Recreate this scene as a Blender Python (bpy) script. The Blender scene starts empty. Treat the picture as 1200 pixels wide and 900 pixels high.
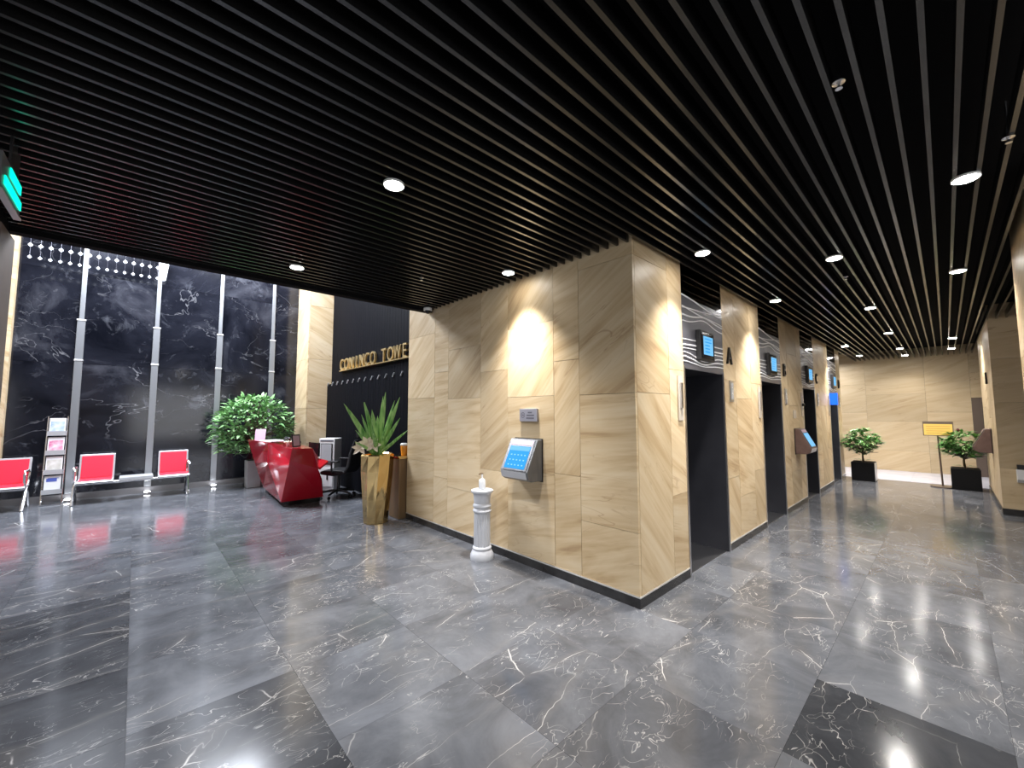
import bpy, bmesh, math, random
from mathutils import Vector, Matrix
random.seed(7)
S = bpy.context.scene
C = S.collection
PI = math.pi

# ------------------------------------------------------------------ camera
cam_d = bpy.data.cameras.new('camera'); cam = bpy.data.objects.new('camera', cam_d); C.objects.link(cam)
yaw, pit, rol = math.radians(47.034), math.radians(4.111), math.radians(-0.1016)
fw = Vector((math.cos(yaw)*math.cos(pit), math.sin(yaw)*math.cos(pit), math.sin(pit)))
rt = Vector((math.sin(yaw), -math.cos(yaw), 0)); up = rt.cross(fw)
rt2 = rt*math.cos(rol)+up*math.sin(rol); up2 = -rt*math.sin(rol)+up*math.cos(rol)
m = Matrix((rt2, up2, -fw)).transposed().to_4x4(); m.translation = Vector((0, 0, 1.6))
cam.matrix_world = m
cam_d.sensor_fit = 'HORIZONTAL'; cam_d.sensor_width = 36; cam_d.lens = 36*472.47/1200
cam_d.clip_start = .02
S.camera = cam
# ------------------------------------------------------------------ world, exposure, large lights
w = bpy.data.worlds.new('world'); S.world = w; w.use_nodes = True
w.node_tree.nodes['Background'].inputs[0].default_value = (.8, .88, 1, 1)
w.node_tree.nodes['Background'].inputs[1].default_value = .05
vs = S.view_settings
vs.view_transform = 'Standard'; vs.look = 'None'; vs.gamma = 1; vs.exposure = 0.95; vs.use_curve_mapping = False
def area(loc, sx, sy, power, col, rot=(0, 0, 0)):
    l = bpy.data.lights.new('area_light', 'AREA'); l.shape = 'RECTANGLE'; l.size = sx; l.size_y = sy; l.energy = power; l.color = col
    o = bpy.data.objects.new('area_light', l); o.location = loc; o.rotation_euler = rot; C.objects.link(o); return o
LOBBY, HALL = (.86, .91, 1), (1, .96, .91)
for x in (-.6, 1.6):                                     # the lamps of the tall lobby, in its own ceiling
    area((x, 9.2, 5.95), 1.2, 2.6, 290, LOBBY)
area((1.6, -3.40, 1.6), 3.6, 2.4, 42, (.97, .98, 1), (PI/2, 0, 0))          # added fill lights, set at two made-up windows behind the viewer
area((-3.40, 1.2, 1.6), 3.6, 2.4, 22, (.97, .98, 1), (PI/2, 0, -PI/2))
area((14.3, 2.6, 3.05), 1.2, 1.2, 34, (.95, .96, 1))     # lamp of the cross passage at the corridor's end

# ------------------------------------------------------------------ node helpers
def mat(name, col=(.8, .8, .8), rough=.5, metal=0, emit=None, es=1, spec=None, coat=0):
    m = bpy.data.materials.new(name); m.use_nodes = True
    b = m.node_tree.nodes['Principled BSDF']
    b.inputs['Base Color'].default_value = (*col, 1); b.inputs['Roughness'].default_value = rough; b.inputs['Metallic'].default_value = metal
    if spec is not None: b.inputs['Specular IOR Level'].default_value = spec
    if coat: b.inputs['Coat Weight'].default_value = coat; b.inputs['Coat Roughness'].default_value = .05
    if emit: b.inputs['Emission Color'].default_value = (*emit, 1); b.inputs['Emission Strength'].default_value = es
    return m
class NT:
    def __init__(s, m): s.t = m.node_tree; s.b = s.t.nodes['Principled BSDF']
    def n(s, kind, **k):
        x = s.t.nodes.new(kind)
        for a, v in k.items():
            if a.startswith('i_'):
                key = a[2:]
                x.inputs[int(key) if key.isdigit() else key.replace('_', ' ')].default_value = v
            else: setattr(x, a, v)
        return x
    def l(s, a, b): s.t.links.new(a, b)
    def math(s, op, a, b=None, c=None, clamp=False):
        x = s.t.nodes.new('ShaderNodeMath'); x.operation = op; x.use_clamp = clamp
        for i, v in enumerate((a, b, c)):
            if v is None: continue
            if isinstance(v, (int, float)): x.inputs[i].default_value = v
            else: s.l(v, x.inputs[i])
        return x.outputs[0]
    def ramp(s, fac, stops):
        x = s.t.nodes.new('ShaderNodeValToRGB'); e = x.color_ramp.elements
        while len(e) < len(stops): e.new(.5)
        for i, (p, c) in enumerate(stops): e[i].position = p; e[i].color = (*c, 1)
        s.l(fac, x.inputs[0]); return x.outputs[0]
    def mix(s, fac, a, b, mode='MIX'):
        x = s.t.nodes.new('ShaderNodeMix'); x.data_type = 'RGBA'; x.blend_type = mode
        for i, v in ((0, fac), (6, a), (7, b)):
            if isinstance(v, (int, float)): x.inputs[i].default_value = v
            elif isinstance(v, tuple): x.inputs[i].default_value = (*v, 1)
            else: s.l(v, x.inputs[i])
        return x.outputs[2]
    def noise(s, vec, scale, detail=4, rough=.55, dist=0):
        x = s.n('ShaderNodeTexNoise', i_Scale=scale, i_Detail=detail, i_Roughness=rough, i_Distortion=dist)
        s.l(vec, x.inputs['Vector']); return x.outputs['Fac']
    def mapping(s, vec, rot=(0, 0, 0), scale=(1, 1, 1), loc=None):
        x = s.n('ShaderNodeMapping'); x.inputs['Rotation'].default_value = rot; x.inputs['Scale'].default_value = scale
        s.l(vec, x.inputs['Vector'])
        if loc is not None: s.l(loc, x.inputs['Location'])
        return x.outputs[0]
    def vec_off(s, vec, rnd, k=37):
        cmb = s.n('ShaderNodeCombineXYZ'); s.l(s.math('MULTIPLY', rnd, k), cmb.inputs[0]); s.l(s.math('MULTIPLY', rnd, k*1.7), cmb.inputs[1]); s.l(s.math('MULTIPLY', rnd, k*2.3), cmb.inputs[2])
        a = s.n('ShaderNodeVectorMath', operation='ADD'); s.l(vec, a.inputs[0]); s.l(cmb.outputs[0], a.inputs[1]); return a.outputs[0]

def vein(q, vec, scale, width, dist=1.2, detail=5):
    n = q.noise(vec, scale, detail, .6, dist)
    d = q.math('ABSOLUTE', q.math('SUBTRACT', n, .5))
    return q.math('SUBTRACT', 1, q.math('DIVIDE', d, width), clamp=True)

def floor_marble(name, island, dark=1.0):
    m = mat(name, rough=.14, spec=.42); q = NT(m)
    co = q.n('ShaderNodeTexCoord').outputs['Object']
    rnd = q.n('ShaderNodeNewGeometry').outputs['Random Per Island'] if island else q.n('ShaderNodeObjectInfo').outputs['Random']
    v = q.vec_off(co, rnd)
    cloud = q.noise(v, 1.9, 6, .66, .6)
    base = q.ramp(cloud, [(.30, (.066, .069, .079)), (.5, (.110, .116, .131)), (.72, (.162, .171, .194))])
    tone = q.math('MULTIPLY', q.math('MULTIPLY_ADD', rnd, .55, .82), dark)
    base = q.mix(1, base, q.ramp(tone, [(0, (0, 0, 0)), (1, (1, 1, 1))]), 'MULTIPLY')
    wob = q.n('ShaderNodeTexNoise', i_Scale=5.0, i_Detail=3.0); q.l(v, wob.inputs['Vector'])
    wv = q.n('ShaderNodeVectorMath', operation='MULTIPLY_ADD'); q.l(wob.outputs['Color'], wv.inputs[0]); wv.inputs[1].default_value = (.09, .09, .0); q.l(v, wv.inputs[2])
    v = wv.outputs[0]
    v1 = q.mapping(v, (0, 0, .75), (.55, 1.6, 1)); v2 = q.mapping(v, (0, 0, -.55), (.8, 1.8, 1))
    def crack(vec, sc, wd):
        x = q.n('ShaderNodeTexVoronoi', feature='DISTANCE_TO_EDGE', voronoi_dimensions='2D', i_Scale=sc); q.l(vec, x.inputs['Vector'])
        return q.math('SUBTRACT', 1, q.math('DIVIDE', x.outputs['Distance'], wd), clamp=True)
    mk = q.math('MULTIPLY', q.math('SUBTRACT', q.noise(v, 1.3, 3), .42, ), 6, clamp=True)
    mk2 = q.math('MULTIPLY', q.math('SUBTRACT', q.noise(q.mapping(v, (0, 0, 0), (1, 1, 1)), 2.2, 3, .6, 1), .45), 6, clamp=True)
    mk4 = q.math('MULTIPLY', q.math('SUBTRACT', q.noise(v, 3.1, 2, .5, .5), .44), 8, clamp=True)
    a = q.math('MULTIPLY', crack(v1, 1.9, .0075), q.math('MULTIPLY', mk, mk4))
    mk3 = q.math('MULTIPLY', q.math('SUBTRACT', q.noise(v, 6.5, 2, .5, .5), .47), 8, clamp=True)
    b = q.math('MULTIPLY', q.math('MAXIMUM', q.math('MULTIPLY', crack(v2, 5.6, .014), mk3), q.math('MULTIPLY', vein(q, v2, 4.4, .007, .7, 3), .8)), mk2)
    f = q.math('MULTIPLY', q.math('MAXIMUM', a, q.math('MULTIPLY', b, .75)), .85, clamp=True)
    haze = q.math('MULTIPLY', q.math('MULTIPLY', crack(v1, 1.9, .12), mk), .16)
    base = q.mix(haze, base, (.24, .22, .20))
    base = q.mix(f, base, (.72, .70, .68))
    q.l(base, q.b.inputs['Base Color'])
    q.l(q.math('MULTIPLY_ADD', q.noise(v, 3, 3), .09, .095), q.b.inputs['Roughness'])
    return m

def stone(name, amp=.72):
    m = mat(name, rough=.42, spec=.35); q = NT(m)
    co = q.n('ShaderNodeTexCoord').outputs['Object']; rnd = q.n('ShaderNodeObjectInfo').outputs['Random']
    sp = q.n('ShaderNodeSeparateXYZ'); q.l(co, sp.inputs[0])
    u = q.math('ADD', sp.outputs[0], sp.outputs[1])
    cb = q.n('ShaderNodeCombineXYZ'); q.l(u, cb.inputs[0]); q.l(sp.outputs[2], cb.inputs[1]); q.l(q.math('MULTIPLY', rnd, 61), cb.inputs[2])
    rot = q.n('ShaderNodeVectorRotate', rotation_type='Z_AXIS'); q.l(cb.outputs[0], rot.inputs['Vector'])
    fr = q.math('FRACT', q.math('MULTIPLY', rnd, 7.3))
    q.l(q.math('MULTIPLY_ADD', fr, 1.15*amp, .05), rot.inputs['Angle'])
    v = q.mapping(rot.outputs[0], (0, 0, 0), (.5, 3.2, 1))
    wide = q.noise(v, 1.0, 3, .5, 2.2)
    fine = q.noise(q.mapping(rot.outputs[0], (0, 0, 0), (.8, 17, 1)), 1.0, 4, .6, 1.4)
    f = q.math('MULTIPLY_ADD', q.math('SUBTRACT', fine, .5), .45*amp, q.math('MULTIPLY_ADD', q.math('SUBTRACT', wide, .52), amp, .52))
    col = q.ramp(f, [(.26, (.36, .235, .125)), (.40, (.53, .39, .225)), (.54, (.63, .495, .315)), (.74, (.70, .585, .41))])
    ln = q.math('MULTIPLY', vein(q, v, 1.3, .012, .9, 3), q.math('MULTIPLY', q.math('SUBTRACT', q.noise(cb.outputs[0], 1.4, 2), .48), 5, clamp=True))
    col = q.mix(q.math('MULTIPLY', ln, .5), col, (.27, .14, .07))
    tone = q.math('MULTIPLY_ADD', q.math('FRACT', q.math('MULTIPLY', rnd, 13.7)), .22, .84)
    cc = q.n('ShaderNodeCombineColor'); [q.l(tone, cc.inputs[i]) for i in range(3)]
    col = q.mix(1, col, cc.outputs[0], 'MULTIPLY')
    q.l(col, q.b.inputs['Base Color']); return m

def wall_marble(name):
    m = mat(name, rough=.12); q = NT(m)
    co = q.n('ShaderNodeTexCoord').outputs['Object']; rnd = q.n('ShaderNodeObjectInfo').outputs['Random']
    v = q.vec_off(co, rnd, 23)
    cl = q.noise(v, .9, 6, .65, 1.0)
    base = q.ramp(cl, [(.35, (.003, .0035, .006)), (.55, (.011, .012, .018)), (.72, (.046, .048, .060))])
    blot = q.math('MULTIPLY', q.math('SUBTRACT', q.noise(v, 2.0, 8, .72, .9), .585), 4, clamp=True)
    base = q.mix(q.math('MULTIPLY', blot, .55), base, (.22, .23, .27))
    mk = q.math('MULTIPLY', q.math('SUBTRACT', q.noise(v, .8, 2), .47), 5, clamp=True)
    vn = q.math('MULTIPLY', q.math('MULTIPLY', vein(q, q.mapping(v, (0, .6, 0), (1, 1, 1.6)), .8, .006, .6, 4), mk), .35)
    base = q.mix(vn, base, (.45, .45, .48))
    q.l(base, q.b.inputs['Base Color']); return m

def bumped(m, scale, strength, stretch=(1, 1, 1), dist=.02, detail=2):
    q = NT(m); co = q.n('ShaderNodeTexCoord').outputs['Object']
    n = q.noise(q.mapping(co, (0, 0, 0), stretch), scale, detail)
    bp = q.n('ShaderNodeBump', i_Strength=strength, i_Distance=dist); q.l(n, bp.inputs['Height']); q.l(bp.outputs[0], q.b.inputs['Normal']); return m
def varied(m, a, b, scale=6, stretch=(1, 1, 1)):
    q = NT(m); co = q.n('ShaderNodeTexCoord').outputs['Object']
    q.l(q.ramp(q.noise(q.mapping(co, (0, 0, 0), stretch), scale, 4), [(.35, a), (.65, b)]), q.b.inputs['Base Color']); return m
def leafy(name, a, b, c, rough=.4):
    m = mat(name, rough=rough); q = NT(m)
    r = q.n('ShaderNodeNewGeometry').outputs['Random Per Island']
    q.l(q.ramp(r, [(0, a), (.5, b), (1, c)]), q.b.inputs['Base Color']); return m

M = dict(
    tile=floor_marble('grey_veined_marble', False), tile_dark=floor_marble('dark_veined_marble', False, .42), tile_far=floor_marble('grey_veined_marble_far', True),
    stone=stone('banded_sandstone'), marble=wall_marble('dark_cloudy_marble'),
    stone_plain=stone('calm_sandstone', .38), core=mat('panel_backing', (.10, .075, .05), .8), grout=mat('grout', (.06, .06, .06), .8),  # core: dark backing body behind the stone panels
    white_floor=varied(mat('white_marble', rough=.25), (.46, .46, .52), (.54, .54, .60), 3),
    soffit=mat('black_soffit', (.004, .004, .005), .8, spec=.1),
    slat=varied(mat('black_satin_slat', rough=.25, spec=.75), (.006, .006, .0065), (.010, .010, .010), 5, (.2, 3, 3)),
    skirting=varied(mat('black_skirting', rough=.25), (.018, .017, .018), (.04, .04, .042), 5),
    steel=bumped(mat('brushed_steel', (.62, .62, .64), .28, 1), 60, .15, (1, 1, .05)),
    mirror=bumped(mat('polished_black_header', (.10, .10, .12), .08, 1), 1.0, .12, (1.2, 1.2, 7), .05, 1),
    header=bumped(mat('brushed_header', (.17, .17, .20), .36, .6), 1.0, .3, (1.2, 1.2, 5), .05, 1), header_glint=mat('reflected_line_white', (.90, .91, .95), .3),
    trim=mat('steel_trim', (.88, .88, .88), .4, .8),
    jamb=varied(mat('black_glossy_jamb', rough=.30), (.024, .025, .031), (.030, .031, .038), 4),
    door=bumped(mat('dark_steel_door', (.09, .09, .11), .3, .9), 50, .1, (1, 1, .05)),
    black=varied(mat('black_plastic', rough=.4), (.010, .010, .011), (.018, .018, .02), 9),
    black_gloss=mat('black_gloss', (.008, .008, .010), .12),
    leather=bumped(mat('black_leather', (.012, .012, .014), .42), 140, .25),
    fabric_black=bumped(mat('black_mesh_fabric', (.010, .010, .013), .7), 220, .4),
    white=varied(mat('white_plastic', rough=.4), (.74, .74, .75), (.80, .80, .80), 5),
    grey=varied(mat('grey_plastic', rough=.4), (.40, .41, .43), (.46, .47, .49), 5),
    white_stone=bumped(mat('white_pedestal', (.56, .58, .63), .4), 40, .05),
    kiosk=varied(mat('grey_kiosk_metal', rough=.32, metal=.4), (.13, .135, .145), (.18, .185, .20), 20, (1, 1, .2)),
    kiosk_brown=varied(mat('brown_kiosk_metal', rough=.4, metal=.2), (.16, .10, .09), (.20, .13, .115), 10),
    screen=mat('blue_screen', (.0, .02, .06), .5, emit=(.015, .27, .64), es=.72, spec=.1),
    screen_light=mat('pale_screen', (.0, .02, .05), .5, spec=.1, emit=(.15, .42, .70), es=.72),
    screen_text=mat('screen_text', (.05, .1, .15), .5, spec=.1, emit=(.16, .46, .80), es=.7),
    pink=mat('pale_pink_strip', (.46, .33, .42), .5), paper=mat('paper', (.80, .80, .82), .6),
    pink_card=mat('pink_card', (.80, .52, .72), .6),
    blue_sign=mat('blue_lit_sign', (.01, .10, .6), .3, emit=(.003, .10, .80), es=.9),
    plaque=mat('plaque_grey_metal', (.34, .35, .42), .35, .5), engraved=mat('engraved_dark', (.10, .10, .13), .5),
    red=varied(mat('glossy_red_lacquer', rough=.13, coat=.5), (.40, .006, .018), (.45, .008, .022), 2),
    red_seat=bumped(mat('red_vinyl', (.80, .020, .055), .45), 120, .15),
    chrome=mat('silver_frame', (.78, .78, .80), .22, 1), silver=mat('silver_paint', (.62, .63, .66), .35, .5), strip=bumped(mat('dull_metal_strip', (.30, .31, .33), .42, .7), 8, .1, (1, 1, .3)),
    gold=bumped(mat('hammered_gold', (.74, .53, .24), .12, 1), 6, .16, (1.5, 1.5, .12), .03),
    gold_letter=mat('brass_letter', (.90, .68, .34), .36, .9),
    bronze=mat('bronze_bin', (.20, .13, .07), .35, .5), amber=mat('amber_drink', (.70, .25, .02), .2),
    soil=bumped(mat('soil', (.02, .014, .01), .9), 60, .6),
    bark=bumped(varied(mat('bark', rough=.8), (.06, .04, .025), (.12, .08, .05), 20), 40, .5),
    leaf_bush=leafy('bush_leaf', (.10, .25, .08), (.19, .40, .14), (.36, .56, .28)),
    leaf_dark=leafy('rubber_leaf', (.05, .17, .03), (.14, .36, .09), (.42, .62, .28), .3),
    blade=varied(mat('blade_leaf', rough=.33), (.06, .22, .025), (.36, .58, .18), 16, (1.5, 1.5, .2)),
    rosette=varied(mat('beige_rosette_leaf', rough=.5), (.66, .53, .40), (.82, .70, .56), 9),
    pot_white=varied(mat('white_ceramic_pot', rough=.35), (.50, .51, .53), (.58, .58, .60), 3),
    pot_black=mat('black_glossy_pot', (.004, .004, .005), .35, spec=.2),
    fin=varied(mat('black_fluted_panel', rough=.6, spec=.06), (.0018, .0022, .004), (.004, .0045, .007), 4, (5, 5, .3)),
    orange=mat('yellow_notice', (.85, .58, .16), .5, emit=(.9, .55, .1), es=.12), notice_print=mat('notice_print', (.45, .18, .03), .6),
    brown_frame=mat('brown_metal_frame', (.22, .17, .14), .35, .7),
    lens=mat('lamp_lens', (1, 1, 1), .3, emit=(1, .96, .90), es=60), housing=mat('lamp_housing', (.70, .70, .70), .4),  # housing: pale ring colour imitates glow around the lens
    uplens=mat('uplight_lens', (1, 1, 1), .3, emit=(.92, .95, 1), es=20),
    crystal=mat('lit_crystal', (.9, .93, 1), .08, emit=(.82, .90, 1), es=1.1), wire=mat('wire', (.2, .2, .23), .4, 1),
    green=mat('green_lit_face', (.0, .4, .25), .3, emit=(.0, .85, .50), es=1.0), pillar=varied(mat('brown_stone_pillar', rough=.5), (.13, .10, .085), (.17, .13, .11), 3),
    plaster=mat('side_wall_plaster', (.34, .30, .25), .7), letter=mat('black_letter', (.008, .008, .009), .35),
    pic_blue=varied(mat('blue_print', rough=.5), (.75, .78, .86), (.25, .38, .62), 9), pic_pink=varied(mat('pink_print', rough=.5), (.85, .78, .82), (.62, .10, .28), 10),
    pic_beige=varied(mat('beige_print', rough=.5), (.76, .76, .74), (.50, .48, .42), 8), pic_navy=mat('navy_print', (.08, .12, .45), .5),
    clear=mat('frosted_plate', (.66, .60, .52), .25, .2), skin_white=mat('clear_bottle', (.62, .64, .67), .2), flower=mat('cream_flower', (.80, .74, .58), .6),
    bud=mat('dark_red_bud', (.10, .02, .02), .5),
)
# ------------------------------------------------------------------ geometry helpers
class G:
    def __init__(s): s.b = bmesh.new()
    def box(s, x0, x1, y0, y1, z0, z1, mt=None):
        vs = [s.b.verts.new(v) for v in ((x0,y0,z0),(x1,y0,z0),(x1,y1,z0),(x0,y1,z0),(x0,y0,z1),(x1,y0,z1),(x1,y1,z1),(x0,y1,z1))]
        if mt is not None:
            for v in vs: v.co = mt @ v.co
        for f in ((0,3,2,1),(4,5,6,7),(0,1,5,4),(1,2,6,5),(2,3,7,6),(3,0,4,7)): s.b.faces.new([vs[i] for i in f])
        return s
    def poly(s, verts, faces):
        vs = [s.b.verts.new(v) for v in verts]
        for f in faces: s.b.faces.new([vs[i] for i in f])
        return s
    def prism(s, pts, a0, a1, axis='y'):
        def P(p, a): return {'y': (p[0], a, p[1]), 'x': (a, p[0], p[1]), 'z': (p[0], p[1], a)}[axis]
        n = len(pts); A = [s.b.verts.new(P(p, a0)) for p in pts]; B = [s.b.verts.new(P(p, a1)) for p in pts]
        s.b.faces.new(A); s.b.faces.new(B[::-1])
        for i in range(n): s.b.faces.new((A[i], B[i], B[(i+1) % n], A[(i+1) % n]))
        return s
    def lathe(s, prof, n=24, c=(0, 0, 0), radf=None):
        rings = []
        for r, z in prof:
            rings.append([s.b.verts.new((c[0]+r*(radf(k/n) if radf else 1)*math.cos(2*PI*k/n), c[1]+r*(radf(k/n) if radf else 1)*math.sin(2*PI*k/n), c[2]+z)) for k in range(n)])
        for a, b in zip(rings, rings[1:]):
            for k in range(n): s.b.faces.new((a[k], a[(k+1) % n], b[(k+1) % n], b[k]))
        s.b.faces.new(rings[0][::-1]); s.b.faces.new(rings[-1]); return s
    def tube(s, pts, r, n=8):
        pts = [Vector(p) for p in pts]; rings = []
        rs = r if isinstance(r, (list, tuple)) else [r]*len(pts)
        for i, p in enumerate(pts):
            d = (pts[min(i+1, len(pts)-1)]-pts[max(i-1, 0)]).normalized()
            a = d.cross(Vector((0, 0, 1)) if abs(d.z) < .9 else Vector((1, 0, 0))).normalized(); b = d.cross(a)
            rings.append([s.b.verts.new(p+(a*math.cos(2*PI*k/n)+b*math.sin(2*PI*k/n))*rs[i]) for k in range(n)])
        for a, b in zip(rings, rings[1:]):
            for k in range(n): s.b.faces.new((a[k], a[(k+1) % n], b[(k+1) % n], b[k]))
        s.b.faces.new(rings[0][::-1]); s.b.faces.new(rings[-1]); return s
    def leaf(s, p, d, nrm, L, W, droop=.2, seg=3, fold=.15):
        d = d.normalized(); side = d.cross(nrm).normalized(); nrm = side.cross(d)
        rows = []
        for i in range(seg+1):
            t = i/seg; wv = W*math.sin(PI*(.12+.88*t)**.8)*.5 if i < seg else 0
            c = p+d*L*t-Vector((0, 0, 1))*droop*L*t*t
            if i == seg: rows.append([s.b.verts.new(c)])
            else: rows.append([s.b.verts.new(c-side*wv+nrm*fold*wv), s.b.verts.new(c), s.b.verts.new(c+side*wv+nrm*fold*wv)])
        for a, b in zip(rows, rows[1:]):
            if len(b) == 3:
                s.b.faces.new((a[0], a[1], b[1], b[0])); s.b.faces.new((a[1], a[2], b[2], b[1]))
            else:
                s.b.faces.new((a[0], a[1], b[0])); s.b.faces.new((a[1], a[2], b[0]))
        return s
    def out(s, name, m, parent=None, smooth=False, bevel=0, loc=None):
        bmesh.ops.recalc_face_normals(s.b, faces=s.b.faces)
        me = bpy.data.meshes.new(name); s.b.to_mesh(me); s.b.free()
        me.materials.append(m)
        o = bpy.data.objects.new(name, me); C.objects.link(o)
        if parent: o.parent = parent
        if loc: o.location = loc
        if smooth:
            me.polygons.foreach_set('use_smooth', [True]*len(me.polygons))
            try: me.set_sharp_from_angle(angle=math.radians(40))
            except Exception: pass
        if bevel:
            b = o.modifiers.new('bevel', 'BEVEL'); b.width = bevel; b.segments = 2; b.limit_method = 'ANGLE'
        return o
def box(name, m, parent, x0, x1, y0, y1, z0, z1, bevel=0): return G().box(x0, x1, y0, y1, z0, z1).out(name, m, parent, bevel=bevel)
def empty(name, loc=(0, 0, 0), rz=0):
    o = bpy.data.objects.new(name, None); C.objects.link(o); o.location = loc; o.rotation_euler = (0, 0, rz); o.empty_display_size = .1; return o
def tag(o, label, cat, group=None):
    o['label'] = label; o['category'] = cat
    if group: o['group'] = group
    return o
def thing(name, label, cat, loc=(0, 0, 0), rz=0, group=None): return tag(empty(name, loc, rz), label, cat, group)
def struct(o, label=None):
    o['kind'] = 'structure'
    if label: o['label'] = label
    return o
def stuff(o): o['kind'] = 'stuff'; return o
def copy_of(o, parent=None, loc=None):
    c = o.copy(); C.objects.link(c)
    if parent: c.parent = parent
    if loc: c.location = loc
    return c
def copy_thing(root, loc, rz, label):
    r = copy_of(root, None, loc); r.rotation_euler = (0, 0, rz); r['label'] = label
    for ch in root.children:
        c = copy_of(ch, r)
        for g in ch.children: copy_of(g, c)
    return r
def text_mesh(name, s, size, depth, m, parent=None, align='CENTER', sx=1.0):
    cu = bpy.data.curves.new('t', 'FONT'); cu.body = s; cu.size = size; cu.extrude = depth; cu.align_x = align; cu.align_y = 'BOTTOM_BASELINE'
    t = bpy.data.objects.new('t', cu); C.objects.link(t)
    dg = bpy.context.evaluated_depsgraph_get(); me = bpy.data.meshes.new_from_object(t.evaluated_get(dg))
    bpy.data.objects.remove(t); bpy.data.curves.remove(cu)
    me.materials.clear(); me.materials.append(m); me.name = name
    for v in me.vertices: v.co.x *= sx
    o = bpy.data.objects.new(name, me); C.objects.link(o)
    if parent: o.parent = parent
    return o

# ------------------------------------------------------------------ constants of the place
ZC = 3.09            # underside of the slats
XW, YW = 3.09, 1.785 # the two faces of the lift core
YM = 11.2            # marble wall of the lobby
XF = 15.4            # end wall of the corridor
DOORS = [(4.06, 5.09), (6.55, 7.56), (9.0, 9.98), (11.5, 12.43)]
PIERS = [(3.09, 4.03), (5.12, 6.53), (7.59, 8.97), (10.01, 11.47), (12.46, 13.0)]
DH = 2.05

# ------------------------------------------------------------------ floor
floor = struct(empty('floor'), 'polished grey marble tile floor with white veins across lobby and corridor')
box('floor_bed', M['grout'], floor, -3.6, 13.15, -3.8, 11.4, -.06, -.012)
TX, TY, gap = .76, .75, .0006
tm = None; cells = []
for i in range(-6, 20):
    for j in range(-7, 16):
        x0, y0 = .04+TX*i, .615+TY*j
        x1, y1 = min(x0+TX, 13.15), min(y0+TY, 11.3)
        if x0 >= 13.14 or y0 > 11.25 or x0 < -3.6 or y0 < -3.8: continue
        if x0 > XW+.1 and x1 < 13.0 and y0 > YW+.6 and y1 < 5.6: continue      # under the lift core
        cx, cy = (x0+x1)/2, (y0+y1)/2
        d = cx*math.cos(yaw)+cy*math.sin(yaw)
        if d < .6 and not (-1 < cx < 3 and -1 < cy < 3): key = 90+abs(d)
        elif cx > 4.2 and cy < -.9 and cx < 9: key = 60
        else: key = math.hypot(cx-1, cy-1)
        cells.append((key, x0, x1, y0, y1))
cells.sort()
far = G()
for n, (k, x0, x1, y0, y1) in enumerate(cells):
    if n < 285:
        cx, cy = (x0+x1)/2, (y0+y1)/2
        dark = (cx < .8 and .7 < cy < 3.6 and not (cx > .04 and cy > 2.9)) or (2.3 < cx < 3.1 and -.15 < cy < .62) or (-2 < cx < .04 and cy < 5.1 and cy > 3)  # these tiles take a darker tone of the same marble
        full = not dark and abs(x1-x0-TX) < 1e-4 and abs(y1-y0-TY) < 1e-4
        if full and tm:
            o = bpy.data.objects.new('tile', tm); C.objects.link(o); o.parent = floor; o.location = ((x0+x1)/2, (y0+y1)/2, 0)
        else:
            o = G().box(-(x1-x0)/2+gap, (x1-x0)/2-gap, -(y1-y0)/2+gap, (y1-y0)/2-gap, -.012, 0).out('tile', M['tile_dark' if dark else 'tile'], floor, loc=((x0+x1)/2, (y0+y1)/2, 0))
            if full: tm = o.data
        o.location.z = random.uniform(-.0004, 0)
    else: far.box(x0+gap, x1-gap, y0+gap, y1-gap, -.012, 0)
stuff(far.out('far_tiles', M['tile_far'], floor))
# pale floor of the cross passage at the end of the corridor
pf = struct(empty('floor'), 'white stone floor strip of the cross passage at the corridor end')
for k in range(8): box('tile', M['white_floor'], pf, 13.152, XF, -1.6+.75*k+.001, -1.6+.75*(k+1)-.001, -.03, .002)

# ------------------------------------------------------------------ ceiling with slats
ceil = struct(empty('ceiling'), 'black slatted ceiling over lobby and corridor')
g = G(); g.box(-3.6, XF+.1, -3.8, 1.9, 3.34, 3.40); g.box(-3.6, XW+.1, 1.9, 5.1, 3.34, 3.40); g.box(12.9, XF+.1, 1.9, 6.4, 3.34, 3.40)
g.out('soffit', M['soffit'], ceil)
sl = {}
def slat(x0, x1, y):
    L = x1-x0; k = round(L, 3)
    if k not in sl:
        o = G().box(-L/2, L/2, -.010, .010, ZC, ZC+.11).out('slat', M['slat'], ceil); sl[k] = o.data
    else:
        o = bpy.data.objects.new('slat', sl[k]); C.objects.link(o); o.parent = ceil
    o.location = ((x0+x1)/2, y, 0)
SLAT_Y = [-.525+.102*i for i in range(55)]
for y in SLAT_Y:
    if y < YW-.03: slat(-.8, XF-.01, y)
    elif y < 5.0: slat(-.8, XW-.006, y)
for i in range(1, 7): slat(5.9, XF-.01 if i < 1 else 10.0, -.525-.102*i)
box('fascia', M['soffit'], ceil, -3.6, XW-.002, 5.02, 5.12, ZC-.03, 6.1)
box('edge_beam', M['soffit'], ceil, -.96, -.81, -3.8, 5.02, ZC-.06, 3.34)
g = G(); g.box(-3.6, -.96, -3.8, 5.02, ZC, 3.0+.12); g.out('side_soffit', M['soffit'], ceil)
lc = struct(empty('ceiling'), 'high ceiling of the reception lobby'); box('soffit', mat('lobby_plaster', (.25, .25, .26), .7), lc, -3.6, 6.0, 5.12, 11.6, 6.0, 6.1)

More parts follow.
